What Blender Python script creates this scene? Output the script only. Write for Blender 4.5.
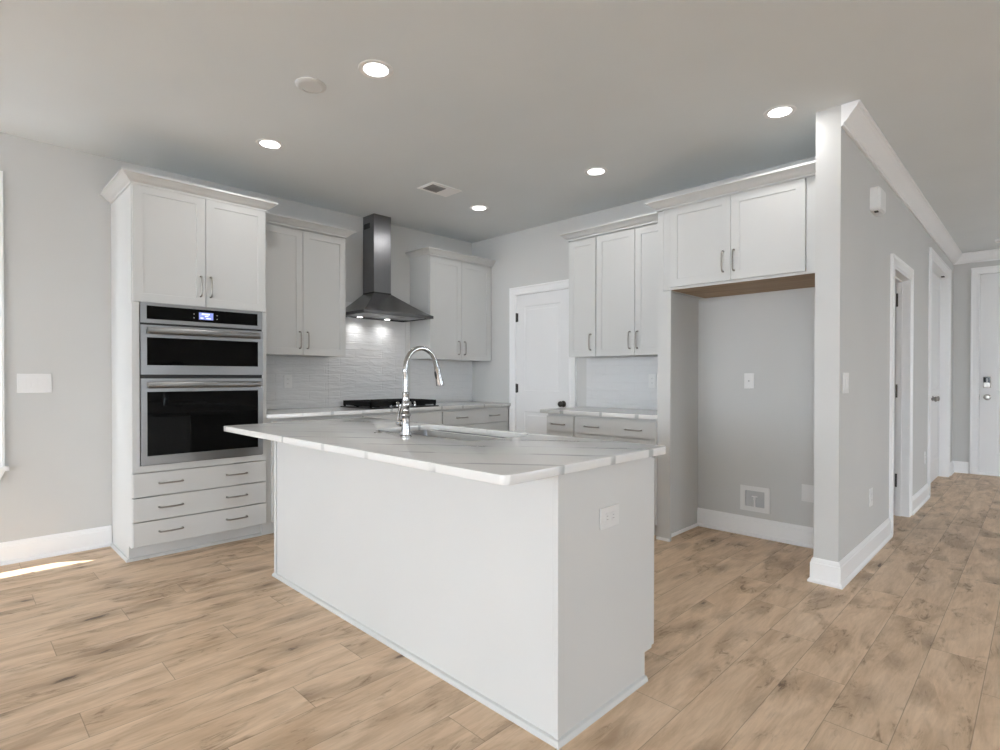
import bpy, bmesh, math, random
from mathutils import Vector, Matrix
PI = math.pi
for _o in list(bpy.data.objects):
    bpy.data.objects.remove(_o, do_unlink=True)
S = bpy.context.scene
COL = S.collection

# ------------------------------------------------------------------ camera
CAM = dict(cx=-4.272, cy=-4.689, cz=1.192, yaw=44.701, pitch=-0.452, roll=0.062,
           f=550.445, px=500.31, py=381.46)
cd = bpy.data.cameras.new('camera'); cam = bpy.data.objects.new('camera', cd); COL.objects.link(cam)
yw, pt, rl = [math.radians(CAM[k]) for k in ('yaw', 'pitch', 'roll')]
fw = Vector((math.cos(yw)*math.cos(pt), math.sin(yw)*math.cos(pt), math.sin(pt)))
rt = Vector((math.sin(yw), -math.cos(yw), 0)); up = rt.cross(fw)
r2 = math.cos(rl)*rt + math.sin(rl)*up; u2 = -math.sin(rl)*rt + math.cos(rl)*up
M = Matrix((r2, u2, -fw)).transposed().to_4x4()
M.translation = Vector((CAM['cx'], CAM['cy'], CAM['cz'])); cam.matrix_world = M
cd.sensor_fit = 'HORIZONTAL'; cd.sensor_width = 36.0; cd.lens = CAM['f']/1000*36
cd.shift_x = (500-CAM['px'])/1000; cd.shift_y = (CAM['py']-375)/1000
cd.clip_start = 0.05; cd.clip_end = 200
S.camera = cam

# ------------------------------------------------------------------ view, world, sun
S.view_settings.view_transform = 'Standard'; S.view_settings.look = 'None'
S.view_settings.gamma = 1.0; S.view_settings.use_curve_mapping = False
S.view_settings.exposure = 0.22
try:
    S.cycles.use_denoising = True
    S.cycles.max_bounces = 12; S.cycles.diffuse_bounces = 7; S.cycles.glossy_bounces = 5
    S.cycles.transparent_max_bounces = 12; S.cycles.sample_clamp_indirect = 6.0
except Exception:
    pass
W = bpy.data.worlds.new('sky'); S.world = W; W.use_nodes = True
wb = W.node_tree.nodes['Background']
wb.inputs[0].default_value = (0.87, 0.96, 1.06, 1); wb.inputs[1].default_value = 13.6
sd = bpy.data.lights.new('sun', 'SUN'); sun = bpy.data.objects.new('sun', sd); COL.objects.link(sun)
sd.energy = 16.0; sd.angle = math.radians(0.5); sd.color = (1.0, 0.985, 0.96)
sun.rotation_euler = Vector((0.338, -0.193, -0.809)).to_track_quat('-Z', 'Y').to_euler()
sun.location = (-8, 6, 9)
def portal(name, loc, direction, sx, sy):
    l = bpy.data.lights.new(name, 'AREA'); o = bpy.data.objects.new(name, l); COL.objects.link(o)
    l.shape = 'RECTANGLE'; l.size = sx; l.size_y = sy; l.cycles.is_portal = True
    o.location = loc; o.rotation_euler = Vector(direction).to_track_quat('-Z', 'Z').to_euler()
    return o

# ------------------------------------------------------------------ key dimensions (metres)
H = 2.731                     # ceiling
XW, YW = -12.5, -9.0           # far limits of the great room behind the camera
KX, KY0, YH = -0.702, -3.733, -3.861   # stub wall end, its two faces
XE = 4.686                    # entry wall
CT = 0.914                    # counter top
# windows: wall_left (y=0), wall_rear (x=XW), wall_right (y=YW)
WIN_L = (-5.40, -4.09, 0.62, 2.40)
WIN_W = [(-3.6, -0.4, 0.30, 2.60), (-8.6, -4.0, 0.08, 2.60)]
WIN_S = [(-7.9, -7.0, 0.62, 2.40), (-3.3, -2.6, 0.62, 2.40), (1.8, 2.7, 0.62, 2.40)]  # unseen openings, added and sized to brighten surfaces facing this wall
portal('portal_left', ((WIN_L[0]+WIN_L[1])/2, 0.16, (WIN_L[2]+WIN_L[3])/2), (0, -1, 0), WIN_L[1]-WIN_L[0], WIN_L[3]-WIN_L[2])
for a, b, c, d in WIN_W:
    portal('portal_west', (XW-0.16, (a+b)/2, (c+d)/2), (1, 0, 0), b-a, d-c)
for a, b, c, d in WIN_S:
    portal('portal_south', ((a+b)/2, YW-0.16, (c+d)/2), (0, 1, 0), b-a, d-c)

# ------------------------------------------------------------------ materials
def mat(name, col=(0.8, 0.8, 0.8), rough=0.5, metal=0.0, emit=None, estr=0.0, coat=0.0, spec=0.5):
    m = bpy.data.materials.new(name); m.use_nodes = True
    b = m.node_tree.nodes['Principled BSDF']
    b.inputs['Base Color'].default_value = (*col, 1); b.inputs['Roughness'].default_value = rough
    b.inputs['Metallic'].default_value = metal; b.inputs['Specular IOR Level'].default_value = spec
    b.inputs['Coat Weight'].default_value = coat
    if emit:
        b.inputs['Emission Color'].default_value = (*emit, 1); b.inputs['Emission Strength'].default_value = estr
    return m
class NT:
    """tiny node-tree helper"""
    def __init__(s, m):
        s.t = m.node_tree; s.b = s.t.nodes['Principled BSDF']
    def n(s, typ, **kw):
        nd = s.t.nodes.new(typ)
        for k, v in kw.items(): setattr(nd, k, v)
        return nd
    def put(s, sock, v):
        if isinstance(v, bpy.types.NodeSocket): s.t.links.new(v, sock)
        elif v is not None: sock.default_value = v
    def m(s, op, a, b=None, c=None):
        nd = s.n('ShaderNodeMath', operation=op)
        s.put(nd.inputs[0], a); s.put(nd.inputs[1], b); s.put(nd.inputs[2], c)
        return nd.outputs[0]
    def xyz(s, x, y, z):
        nd = s.n('ShaderNodeCombineXYZ'); s.put(nd.inputs[0], x); s.put(nd.inputs[1], y); s.put(nd.inputs[2], z)
        return nd.outputs[0]
    def pos(s):
        g = s.n('ShaderNodeNewGeometry'); sp = s.n('ShaderNodeSeparateXYZ'); s.t.links.new(g.outputs['Position'], sp.inputs[0])
        return sp.outputs
    def noise(s, vec, scale, detail=2.0, rough=0.5, dist=0.0):
        nd = s.n('ShaderNodeTexNoise'); s.put(nd.inputs['Vector'], vec)
        nd.inputs['Scale'].default_value = scale; nd.inputs['Detail'].default_value = detail
        nd.inputs['Roughness'].default_value = rough; nd.inputs['Distortion'].default_value = dist
        return nd.outputs['Fac']
    def ramp(s, f, stops):
        nd = s.n('ShaderNodeValToRGB'); s.put(nd.inputs[0], f); e = nd.color_ramp.elements
        while len(e) < len(stops): e.new(0.5)
        for i, (p, c) in enumerate(stops):
            e[i].position = p; e[i].color = (*c, 1) if len(c) == 3 else c
        return nd.outputs[0]
    def mix(s, f, a, b, blend='MIX'):
        nd = s.n('ShaderNodeMix', data_type='RGBA', blend_type=blend)
        s.put(nd.inputs[0], f); s.put(nd.inputs[6], a); s.put(nd.inputs[7], b)
        return nd.outputs[2]
    def sm(s, v, a, b, o0=0.0, o1=1.0):
        nd = s.n('ShaderNodeMapRange', interpolation_type='SMOOTHSTEP'); s.put(nd.inputs[0], v)
        for i, q in enumerate((a, b, o0, o1)): nd.inputs[i+1].default_value = q
        return nd.outputs[0]
    def bump(s, h, strength=0.2, dist=0.01):
        nd = s.n('ShaderNodeBump'); nd.inputs['Strength'].default_value = strength
        nd.inputs['Distance'].default_value = dist; s.put(nd.inputs['Height'], h)
        s.t.links.new(nd.outputs[0], s.b.inputs['Normal'])

def paint(name, col, rough=0.6, bump=0.03):
    m = mat(name, col, rough, spec=0.35); n = NT(m); p = n.pos(); v = n.xyz(p[0], p[1], p[2])
    f = n.noise(v, 1.7, 2)
    n.put(n.b.inputs['Base Color'], n.ramp(f, [(0.3, [c*0.985 for c in col]), (0.7, [min(1, c*1.015) for c in col])]))
    n.bump(n.noise(v, 260, 2), bump, 0.002)
    return m
WALL = paint('wall paint warm grey', (0.575, 0.577, 0.568), 0.7)
CEIL = paint('ceiling paint', (0.745, 0.782, 0.80), 0.85)
TRIM = paint('trim enamel white', (0.85, 0.855, 0.86), 0.35, 0.0)
CAB = paint('cabinet enamel', (0.585, 0.59, 0.583), 0.38, 0.0)
DOORW = paint('door enamel', (0.79, 0.795, 0.80), 0.4, 0.0)
PLATE = mat('switch plate plastic', (0.74, 0.74, 0.735), 0.35)
PLATE2 = mat('dull white plastic', (0.64, 0.64, 0.635), 0.45)
GAP = mat('dark gap', (0.03, 0.03, 0.03), 0.8)
BLACK = mat('black glass', (0.003, 0.003, 0.003), 0.03, spec=0.16)
IRON = mat('cast iron', (0.008, 0.008, 0.008), 0.75, spec=0.2)
CHROME = mat('chrome', (0.42, 0.42, 0.42), 0.10, 1.0)
NICKEL = mat('satin nickel', (0.36, 0.345, 0.32), 0.28, 1.0)
DARKM = mat('dark bronze', (0.06, 0.055, 0.05), 0.35, 0.8)
GREYP = mat('grey plastic', (0.33, 0.33, 0.33), 0.5)
SPK = mat('matt white plastic', (0.66, 0.665, 0.66), 0.7)
LAMP = mat('lit diffuser', (1, 1, 1), 0.5, emit=(1.0, 0.985, 0.96), estr=6.0)
SCREEN = mat('lit display', (0.1, 0.12, 0.3), 0.3, emit=(0.22, 0.28, 0.62), estr=0.9)
SCREENT = mat('lit display figures', (0.6, 0.6, 0.7), 0.3, emit=(0.8, 0.85, 1.0), estr=0.9)
INK = mat('pale ink', (0.5, 0.5, 0.5), 0.5)

def brushed(name, col, rough, axis=0):
    m = mat(name, col, rough, 1.0); n = NT(m); p = n.pos()
    sc = [60, 60, 60]; sc[axis] = 1.0
    f = n.noise(n.xyz(n.m('MULTIPLY', p[0], sc[0]), n.m('MULTIPLY', p[1], sc[1]), n.m('MULTIPLY', p[2], sc[2])), 1.0, 1)
    n.put(n.b.inputs['Base Color'], n.ramp(f, [(0.3, [c*0.985 for c in col]), (0.7, [c*1.015 for c in col])]))
    return m
STEEL = brushed('stainless steel', (0.31, 0.31, 0.31), 0.30, 0)
HOODST = brushed('hood steel', (0.23, 0.23, 0.235), 0.26, 0)
HOODCH = brushed('chimney steel', (0.25, 0.25, 0.26), 0.30, 2)
SINKST = brushed('sink steel', (0.30, 0.30, 0.31), 0.34, 1)

def floor_mat():
    m = mat('oak plank floor', (0.4, 0.3, 0.2), 0.42, spec=0.35); n = NT(m); p = n.pos()
    PWd = 0.1885
    a = n.m('DIVIDE', n.m('ADD', p[1], 3.960), PWd); row = n.m('FLOOR', a); fy = n.m('SUBTRACT', a, row)
    u = n.m('DIVIDE', n.m('SUBTRACT', n.m('ADD', p[0], 3.94), n.m('MULTIPLY', row, 0.3025)), 1.21)
    colm = n.m('FLOOR', u); fx = n.m('SUBTRACT', u, colm)
    wn = n.n('ShaderNodeTexWhiteNoise', noise_dimensions='3D'); n.put(wn.inputs['Vector'], n.xyz(row, colm, 0.0))
    rnd = wn.outputs['Value']
    off = n.m('MULTIPLY', rnd, 37.0)
    def V(sx, sy): return n.xyz(n.m('ADD', n.m('MULTIPLY', p[0], sx), off), n.m('MULTIPLY', p[1], sy), off)
    fine = n.noise(V(9.0, 85.0), 1.0, 4, 0.62, 0.8)
    med = n.noise(V(1.6, 8.0), 1.0, 5, 0.6, 1.6)
    blot = n.noise(V(1.9, 4.6), 1.3, 3, 0.55, 0.8)
    dark = n.noise(V(4.2, 13.0), 1.0, 5, 0.7, 2.6)
    base = n.ramp(med, [(0.25, (0.54, 0.380, 0.245)), (0.5, (0.70, 0.520, 0.358)), (0.75, (0.82, 0.640, 0.468))])
    c = n.mix(n.sm(fine, 0.35, 0.75, 0.0, 0.24), base, (0.36, 0.25, 0.16, 1))
    c = n.mix(n.sm(blot, 0.48, 0.66, 0.0, 0.50), c, (0.36, 0.24, 0.142, 1))
    kn = n.sm(dark, 0.50, 0.70, 0.0, 1.0)
    kb = n.sm(blot, 0.46, 0.62, 0.0, 0.95)
    c = n.mix(n.m('MULTIPLY', kn, kb), c, (0.22, 0.138, 0.075, 1))
    # knots: small dark eyes with a smoky halo
    vo = n.n('ShaderNodeTexVoronoi', feature='F1'); vo.inputs['Scale'].default_value = 1.0
    n.put(vo.inputs['Vector'], n.xyz(n.m('ADD', n.m('MULTIPLY', p[0], 3.1), off), n.m('MULTIPLY', p[1], 7.4), off))
    vd = n.m('ADD', vo.outputs['Distance'], n.m('MULTIPLY', n.m('SUBTRACT', dark, 0.5), 0.55))
    pick = n.sm(vo.outputs['Color'], 0.56, 0.60, 0.0, 1.0)
    c = n.mix(n.m('MULTIPLY', n.sm(vd, 0.10, 0.55, 0.50, 0.0), pick), c, (0.24, 0.155, 0.09, 1))
    c = n.mix(n.m('MULTIPLY', n.sm(vd, 0.03, 0.16, 0.85, 0.0), pick), c, (0.09, 0.055, 0.032, 1))
    tone = n.sm(rnd, 0.0, 1.0, 0.97, 1.04)
    c = n.mix(1.0, c, n.xyz(tone, tone, tone), 'MULTIPLY')
    ey = n.m('MINIMUM', fy, n.m('SUBTRACT', 1.0, fy)); ex = n.m('MINIMUM', fx, n.m('SUBTRACT', 1.0, fx))
    ed = n.m('MINIMUM', n.m('MULTIPLY', ey, PWd), n.m('MULTIPLY', ex, 1.21))
    g = n.sm(ed, 0.0006, 0.0022, 1.0, 0.0)
    c = n.mix(n.m('MULTIPLY', g, 0.45), c, (0.10, 0.07, 0.045, 1))
    n.put(n.b.inputs['Base Color'], c)
    n.put(n.b.inputs['Roughness'], n.sm(fine, 0.2, 0.8, 0.38, 0.5))
    n.bump(n.m('SUBTRACT', n.m('MULTIPLY', fine, 0.25), g), 0.22, 0.002)
    return m
FLOOR = floor_mat()

def quartz():
    m = mat('veined quartz', (0.75, 0.74, 0.72), 0.13, spec=0.38); n = NT(m); p = n.pos()
    v = n.xyz(p[0], p[1], p[2]); w = n.noise(v, 2.2, 3); w2 = n.noise(v, 0.9, 1)
    t = n.m('ADD', n.m('MULTIPLY', p[0], 0.8), n.m('MULTIPLY', p[1], 0.6))
    t = n.m('ADD', t, n.m('MULTIPLY', n.m('SUBTRACT', w, 0.5), 0.10))
    q = n.m('ADD', n.m('DIVIDE', t, 0.222), 0.70); fr = n.m('SUBTRACT', q, n.m('FLOOR', q))
    d = n.m('ABSOLUTE', n.m('SUBTRACT', fr, 0.5))
    width = n.sm(w2, 0.3, 0.7, 0.035, 0.085)
    k = n.m('SUBTRACT', 1.0, n.m('DIVIDE', d, width)); k = n.m('MAXIMUM', k, 0.0); k = n.m('MINIMUM', n.m('MULTIPLY', k, 2.2), 1.0)
    brk = n.sm(n.noise(v, 5.0, 2), 0.40, 0.56, 0.1, 1.0)
    c = n.mix(n.m('MULTIPLY', n.m('MULTIPLY', k, brk), 0.72), (0.71, 0.71, 0.70, 1), (0.32, 0.335, 0.335, 1))
    n.put(n.b.inputs['Base Color'], c)
    return m
QZ = quartz()

def tile_mat():
    m = mat('glazed wavy white tile', (0.71, 0.715, 0.72), 0.24, spec=0.55); n = NT(m); p = n.pos()
    u = n.m('ADD', p[0], p[1])
    a = n.m('DIVIDE', n.m('SUBTRACT', p[2], 0.914), 0.0765); row = n.m('FLOOR', a); fz = n.m('SUBTRACT', a, row)
    b = n.m('ADD', n.m('DIVIDE', u, 0.305), n.m('MULTIPLY', row, 0.5)); fl = n.m('FLOOR', b); fb = n.m('SUBTRACT', b, fl)
    ez = n.m('MULTIPLY', n.m('MINIMUM', fz, n.m('SUBTRACT', 1.0, fz)), 0.0765)
    eb = n.m('MULTIPLY', n.m('MINIMUM', fb, n.m('SUBTRACT', 1.0, fb)), 0.305)
    g = n.sm(n.m('MINIMUM', ez, eb), 0.0008, 0.003, 1.0, 0.0)
    wob = n.noise(n.xyz(n.m('MULTIPLY', u, 7.0), n.m('MULTIPLY', row, 3.7), n.m('MULTIPLY', p[2], 34.0)), 1.0, 3, 0.5, 0.4)
    h = n.m('SUBTRACT', n.m('MULTIPLY', wob, 1.2), n.m('MULTIPLY', g, 0.25))
    n.put(n.b.inputs['Base Color'], n.mix(n.m('MULTIPLY', g, 0.5), (0.71, 0.715, 0.72, 1), (0.69, 0.695, 0.70, 1)))
    n.bump(h, 0.8, 0.008)
    return m
TILE = tile_mat()
def wood_raw():
    m = mat('raw plywood', (0.36, 0.24, 0.14), 0.6); n = NT(m); p = n.pos()
    f = n.noise(n.xyz(n.m('MULTIPLY', p[0], 30), n.m('MULTIPLY', p[1], 2.0), p[2]), 1.0, 3, 0.6, 0.5)
    n.put(n.b.inputs['Base Color'], n.ramp(f, [(0.3, (0.26, 0.165, 0.09)), (0.7, (0.42, 0.29, 0.17))]))
    return m
PLY = wood_raw()
def glass_mat():
    m = bpy.data.materials.new('window glass'); m.use_nodes = True; t = m.node_tree
    out = t.nodes['Material Output']; t.nodes.remove(t.nodes['Principled BSDF'])
    tr = t.nodes.new('ShaderNodeBsdfTransparent'); gl = t.nodes.new('ShaderNodeBsdfGlossy'); gl.inputs['Roughness'].default_value = 0.02
    mx = t.nodes.new('ShaderNodeMixShader'); mx.inputs[0].default_value = 0.05
    t.links.new(tr.outputs[0], mx.inputs[1]); t.links.new(gl.outputs[0], mx.inputs[2]); t.links.new(mx.outputs[0], out.inputs[0])
    return m
GLASS = glass_mat()

# ------------------------------------------------------------------ mesh helpers (world coordinates)
def box(bm, x0, x1, y0, y1, z0, z1, bev=0.0, seg=2):
    x0, x1 = sorted((x0, x1)); y0, y1 = sorted((y0, y1)); z0, z1 = sorted((z0, z1))
    v = [bm.verts.new(c) for c in ((x0,y0,z0),(x1,y0,z0),(x1,y1,z0),(x0,y1,z0),(x0,y0,z1),(x1,y0,z1),(x1,y1,z1),(x0,y1,z1))]
    f = [bm.faces.new([v[i] for i in q]) for q in ((0,3,2,1),(4,5,6,7),(0,1,5,4),(1,2,6,5),(2,3,7,6),(3,0,4,7))]
    if bev > 0:
        e = list({ed for q in f for ed in q.edges})
        bmesh.ops.bevel(bm, geom=e, offset=bev, segments=seg, affect='EDGES', profile=0.5)
    return f
def B(*boxes, bev=0.0):
    bm = bmesh.new()
    for b in boxes: box(bm, *b, bev=bev)
    return bm
def tube(bm, pts, rad, n=12, cap=True):
    """pts list of Vector, rad float or list"""
    pts = [Vector(p) for p in pts]; R = rad if isinstance(rad, (list, tuple)) else [rad]*len(pts)
    rings = []; prev = None
    for i, p in enumerate(pts):
        d = (pts[min(i+1, len(pts)-1)] - pts[max(i-1, 0)]).normalized()
        if prev is None:
            a = Vector((0, 0, 1)) if abs(d.z) < 0.9 else Vector((1, 0, 0))
            s = d.cross(a).normalized()
        else:
            s = (prev - d*prev.dot(d)).normalized()
        prev = s; t = d.cross(s)
        rings.append([bm.verts.new(p + (s*math.cos(2*PI*k/n) + t*math.sin(2*PI*k/n))*R[i]) for k in range(n)])
    for a, b in zip(rings, rings[1:]):
        for k in range(n): bm.faces.new((a[k], a[(k+1) % n], b[(k+1) % n], b[k]))
    if cap:
        bm.faces.new(rings[0][::-1]); bm.faces.new(rings[-1])
    return rings
def lathe(bm, prof, c, axis='z', n=24, cap=True):
    """prof [(r, h)] along axis from centre c"""
    rings = []
    for r, h in prof:
        ring = []
        for k in range(n):
            a = 2*PI*k/n; q, w = r*math.cos(a), r*math.sin(a)
            o = {'z': (q, w, h), 'y': (q, h, w), 'x': (h, q, w)}[axis]
            ring.append(bm.verts.new(Vector(c)+Vector(o)))
        rings.append(ring)
    for a, b in zip(rings, rings[1:]):
        for k in range(n): bm.faces.new((a[k], a[(k+1) % n], b[(k+1) % n], b[k]))
    if cap:
        bm.faces.new(rings[0]); bm.faces.new(rings[-1])
def sweep(bm, path, prof, mp, side=1, closed=False):
    """mitred sweep: path [(u,v)], prof closed polygon [(d,h)], d offset to the side; mp(u,v,h)->xyz"""
    n = len(path); P = [Vector(p) for p in path]; rings = []
    for i in range(n):
        if closed: a, b = P[(i-1) % n], P[(i+1) % n]
        else: a, b = (P[i-1] if i else None), (P[i+1] if i < n-1 else None)
        def nrm(p, q):
            d = (q-p).normalized(); return Vector((-d.y, d.x))*side
        if a is None: m = nrm(P[i], b)
        elif b is None: m = nrm(a, P[i])
        else:
            n1, n2 = nrm(a, P[i]), nrm(P[i], b); m = (n1+n2)/(1+n1.dot(n2))
        rings.append([bm.verts.new(mp(P[i].x+m.x*d, P[i].y+m.y*d, h)) for d, h in prof])
    k = len(prof)
    for i in range(n if closed else n-1):
        a, b = rings[i], rings[(i+1) % n]
        for j in range(k): bm.faces.new((a[j], a[(j+1) % k], b[(j+1) % k], b[j]))
    if not closed:
        bm.faces.new(rings[0]); bm.faces.new(rings[-1][::-1])
def smooth(me, ang=35):
    me.shade_smooth() if hasattr(me, 'shade_smooth') else None
    try: me.set_sharp_from_angle(angle=math.radians(ang))
    except Exception: pass
def link(name, bm, m, parent=None, sm=False, label=None):
    bmesh.ops.recalc_face_normals(bm, faces=bm.faces)
    me = bpy.data.meshes.new(name); bm.to_mesh(me); bm.free()
    me.materials.append(m)
    if sm: smooth(me)
    o = bpy.data.objects.new(name, me); COL.objects.link(o)
    if parent is not None:
        r = parent
        while r.parent: r = r.parent
        me.transform(Matrix.Translation(-r.location)); o.parent = parent
    if label: o['label'] = label
    return o
def thing(name, label, cat, loc, group=None, kind=None):
    o = bpy.data.objects.new(name, None); COL.objects.link(o); o.location = loc
    o.empty_display_size = 0.1; o['label'] = label; o['category'] = cat
    if group: o['group'] = group
    if kind: o['kind'] = kind
    return o
def tag(o, label, cat, group=None, kind=None):
    """a thing that is one mesh: origin moved to the base of the thing"""
    me = o.data; xs = [v.co for v in me.vertices]
    c = Vector(((min(v.x for v in xs)+max(v.x for v in xs))/2, (min(v.y for v in xs)+max(v.y for v in xs))/2, min(v.z for v in xs)))
    me.transform(Matrix.Translation(-c)); o.location = c
    o['label'] = label; o['category'] = cat
    if group: o['group'] = group
    if kind: o['kind'] = kind
    return o
def struct(name, bm, m, label, cat, sm=False):
    o = link(name, bm, m, None, sm); o['kind'] = 'structure'; o['label'] = label; o['category'] = cat
    return o

# ------------------------------------------------------------------ room shell
T = 0.14
struct('floor', B((XW-0.3, XE+0.3, YW-0.3, 0.3, -0.1, 0.0)), FLOOR, 'light brown wood plank floor with darker knots', 'floor')
struct('ceiling', B((XW-0.3, XE+0.3, YW-0.3, 0.3, H, H+0.1)), CEIL, 'flat pale grey ceiling over kitchen and hallway', 'ceiling')
def wall_open(axis, c0, c1, a0, a1, opens):
    """wall slab with rectangular openings; axis='x' runs along x (c = y range), 'y' runs along y (c = x range)"""
    bm = bmesh.new()
    def add(u0, u1, z0, z1):
        if u1-u0 < 1e-4 or z1-z0 < 1e-4: return
        if axis == 'x': box(bm, u0, u1, c0, c1, z0, z1)
        else: box(bm, c0, c1, u0, u1, z0, z1)
    u = a0
    for o in sorted(opens):
        add(u, o[0], 0, H); add(o[0], o[1], 0, o[2]); add(o[0], o[1], o[3], H); u = o[1]
    add(u, a1, 0, H)
    return bm
struct('wall_left', wall_open('x', 0, T, XW-T, XE+T, [WIN_L]), WALL, 'grey wall behind the ovens and range hood', 'wall')
struct('wall_back', B((0, T, YH+0.128, 0, 0, H)), WALL, 'grey wall with the white panelled pantry door', 'wall')
struct('wall_stub', B((-0.555, 0, -2.704, -2.690, 0, H-0.30)), WALL, 'short grey wall on left side of fridge alcove', 'wall')
D1 = (0.80, 1.53, 0.0, 2.035); D2 = (2.70, 4.19, 0.0, 2.40)
struct('wall_hall', wall_open('x', YH, KY0, KX, XE, [D1, D2]), WALL, 'wall end and long grey hallway wall with two door openings', 'wall')
DF = (-5.03, -4.115, 0.0, 2.46)
struct('wall_entry', wall_open('y', XE, XE+T, YW-T, 0, [DF]), WALL, 'grey wall around the front door at hallway end', 'wall')
struct('wall_south', wall_open('x', YW-T, YW, XW-T, XE, WIN_S), WALL, 'grey wall behind the camera with openings added for light', 'wall')
struct('wall_rear', wall_open('y', XW-T, XW, YW, 0, WIN_W), WALL, 'grey window wall at far end of great room', 'wall')
# roof overhang outside wall_left
struct('trim_6', B((XW-1, XE, T, 0.385, 2.90, 3.05)), TRIM, 'white roof overhang outside the left wall window', 'eave')

struct('ground', B((-45, 40, -45, 40, -0.4, -0.2)), paint('added outdoor ground', (0.34, 0.345, 0.35), 0.9), 'unseen pale ground added outside to block light from below', 'ground')  # added outside so the bright world does not shine up from below
struct('sky_blocker', B((XW, 1.0, 2.6, 2.8, -0.1, 9.0)), paint('sky blocker grey', (0.13, 0.13, 0.13), 0.8), 'unseen grey wall added to block sky light at the left window', 'outside wall')  # added out of view to dim the sky light entering window_1
BASE = [(0, 0), (0.026, 0), (0.026, 0.012), (0.020, 0.020), (0.015, 0.024), (0.015, 0.112), (0.011, 0.118), (0.011, 0.124), (0.007, 0.136), (0.003, 0.142), (0, 0.142)]
flat = lambda u, v, h: Vector((u, v, h))
def base(name, path, label, side=1):
    bm = bmesh.new(); sweep(bm, path, BASE, flat, side)
    return struct(name, bm, TRIM, label, 'baseboard')
base('baseboard_left', [(XW, 0), (-3.445, 0)], 'white baseboard along the left wall by the tall oven cabinet', -1)
base('baseboard_alcove', [(0, -2.7045), (0, KY0)], 'white baseboard at the back of the fridge alcove', -1)
base('baseboard_hall', [(-0.027, KY0), (KX, KY0), (KX, YH), (0.717, YH)], 'white baseboard wrapping the wall end into the hallway', -1)
base('baseboard_between', [(1.615, YH), (2.605, YH)], 'white baseboard between the two hallway doorways', -1)
base('baseboard_corner', [(4.285, YH), (XE, YH), (XE, -4.02)], 'white baseboard in the far hallway corner', -1)
base('baseboard_right', [(XE, -5.13), (XE, YW), (XW, YW)], 'white baseboard along the rooms behind the camera', -1)
# small shoe mould only along the short wall of the alcove
SHOE = [(0, 0), (0.016, 0), (0.015, 0.008), (0.010, 0.017), (0, 0.020)]
bm = bmesh.new(); sweep(bm, [(-0.027, -2.704), (-0.555, -2.704)], SHOE, flat, 1)
struct('trim_1', bm, TRIM, 'thin white shoe moulding at foot of the short alcove wall', 'moulding')
# crown in the hallway
CR = [(0, H), (0, H-0.118), (0.012, H-0.118), (0.012, H-0.104), (0.018, H-0.100), (0.030, H-0.088), (0.048, H-0.062), (0.068, H-0.036), (0.080, H-0.026), (0.080, H-0.016), (0.090, H-0.012), (0.090, H)]
bm = bmesh.new(); sweep(bm, [(KX, YH), (XE, YH), (XE, YW)], CR, flat, -1)
struct('trim_2', bm, TRIM, 'white crown moulding along the hallway ceiling', 'crown moulding')

# ------------------------------------------------------------------ doors
CAS = [(0, 0), (0, 0.013), (0.006, 0.017), (0.018, 0.017), (0.024, 0.014), (0.066, 0.014), (0.072, 0.019), (0.085, 0.019), (0.085, 0)]
def casing_bm(u0, u1, z0, z1, mp, full=False):
    bm = bmesh.new()
    if full: sweep(bm, [(u0, z0), (u0, z1), (u1, z1), (u1, z0)], CAS, mp, 1, closed=True)
    else: sweep(bm, [(u0, z0), (u0, z1), (u1, z1), (u1, z0)], CAS, mp, 1)
    return bm
def panel_slab(u0, u1, z0, z1, panels, mp, th=0.035, bev=0.012, dep=0.007, out0=0.0):
    """slab whose front sits at out0; panels [(a,b,c,d)] with routed recess and raised field"""
    bm = bmesh.new()
    us = sorted({u0, u1, *[p[0] for p in panels], *[p[1] for p in panels]})
    zs = sorted({z0, z1, *[p[2] for p in panels], *[p[3] for p in panels]})
    vs = {}
    def vert(u, z, h):
        k = (round(u, 5), round(z, 5), round(h, 5))
        if k not in vs: vs[k] = bm.verts.new(mp(u, z, h))
        return vs[k]
    def quad(a, b, c, d, h): bm.faces.new((vert(a, c, h), vert(b, c, h), vert(b, d, h), vert(a, d, h)))
    for a, b in zip(us, us[1:]):
        for c, d in zip(zs, zs[1:]):
            hole = any(a >= p[0]-1e-6 and b <= p[1]+1e-6 and c >= p[2]-1e-6 and d <= p[3]+1e-6 for p in panels)
            if not hole: quad(a, b, c, d, out0)
    for p in panels:
        levels = [(0.0, out0), (bev, out0-dep), (bev*2.2, out0-dep), (bev*3.6, out0-dep*0.25)]
        rects = [((p[0]+i, p[1]-i, p[2]+i, p[3]-i), h) for i, h in levels]
        for (r, h), (s, g) in zip(rects, rects[1:]):
            A = [(r[0], r[2]), (r[1], r[2]), (r[1], r[3]), (r[0], r[3])]; Bq = [(s[0], s[2]), (s[1], s[2]), (s[1], s[3]), (s[0], s[3])]
            for i in range(4):
                j = (i+1) % 4
                bm.faces.new((vert(*A[i], h), vert(*A[j], h), vert(*Bq[j], g), vert(*Bq[i], g)))
        s, g = rects[-1]; quad(s[0], s[1], s[2], s[3], g)
    # back and sides (grid edges are collinear so side quads may span)
    hb = out0-th
    for a, b in zip(us, us[1:]):
        bm.faces.new((vert(a, z0, out0), vert(b, z0, out0), vert(b, z0, hb), vert(a, z0, hb)))
        bm.faces.new((vert(a, z1, out0), vert(b, z1, out0), vert(b, z1, hb), vert(a, z1, hb)))
        for c, d in zip(zs, zs[1:]): quad(a, b, c, d, hb)
    for c, d in zip(zs, zs[1:]):
        bm.faces.new((vert(u0, c, out0), vert(u0, d, out0), vert(u0, d, hb), vert(u0, c, hb)))
        bm.faces.new((vert(u1, c, out0), vert(u1, d, out0), vert(u1, d, hb), vert(u1, c, hb)))
    return bm
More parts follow.
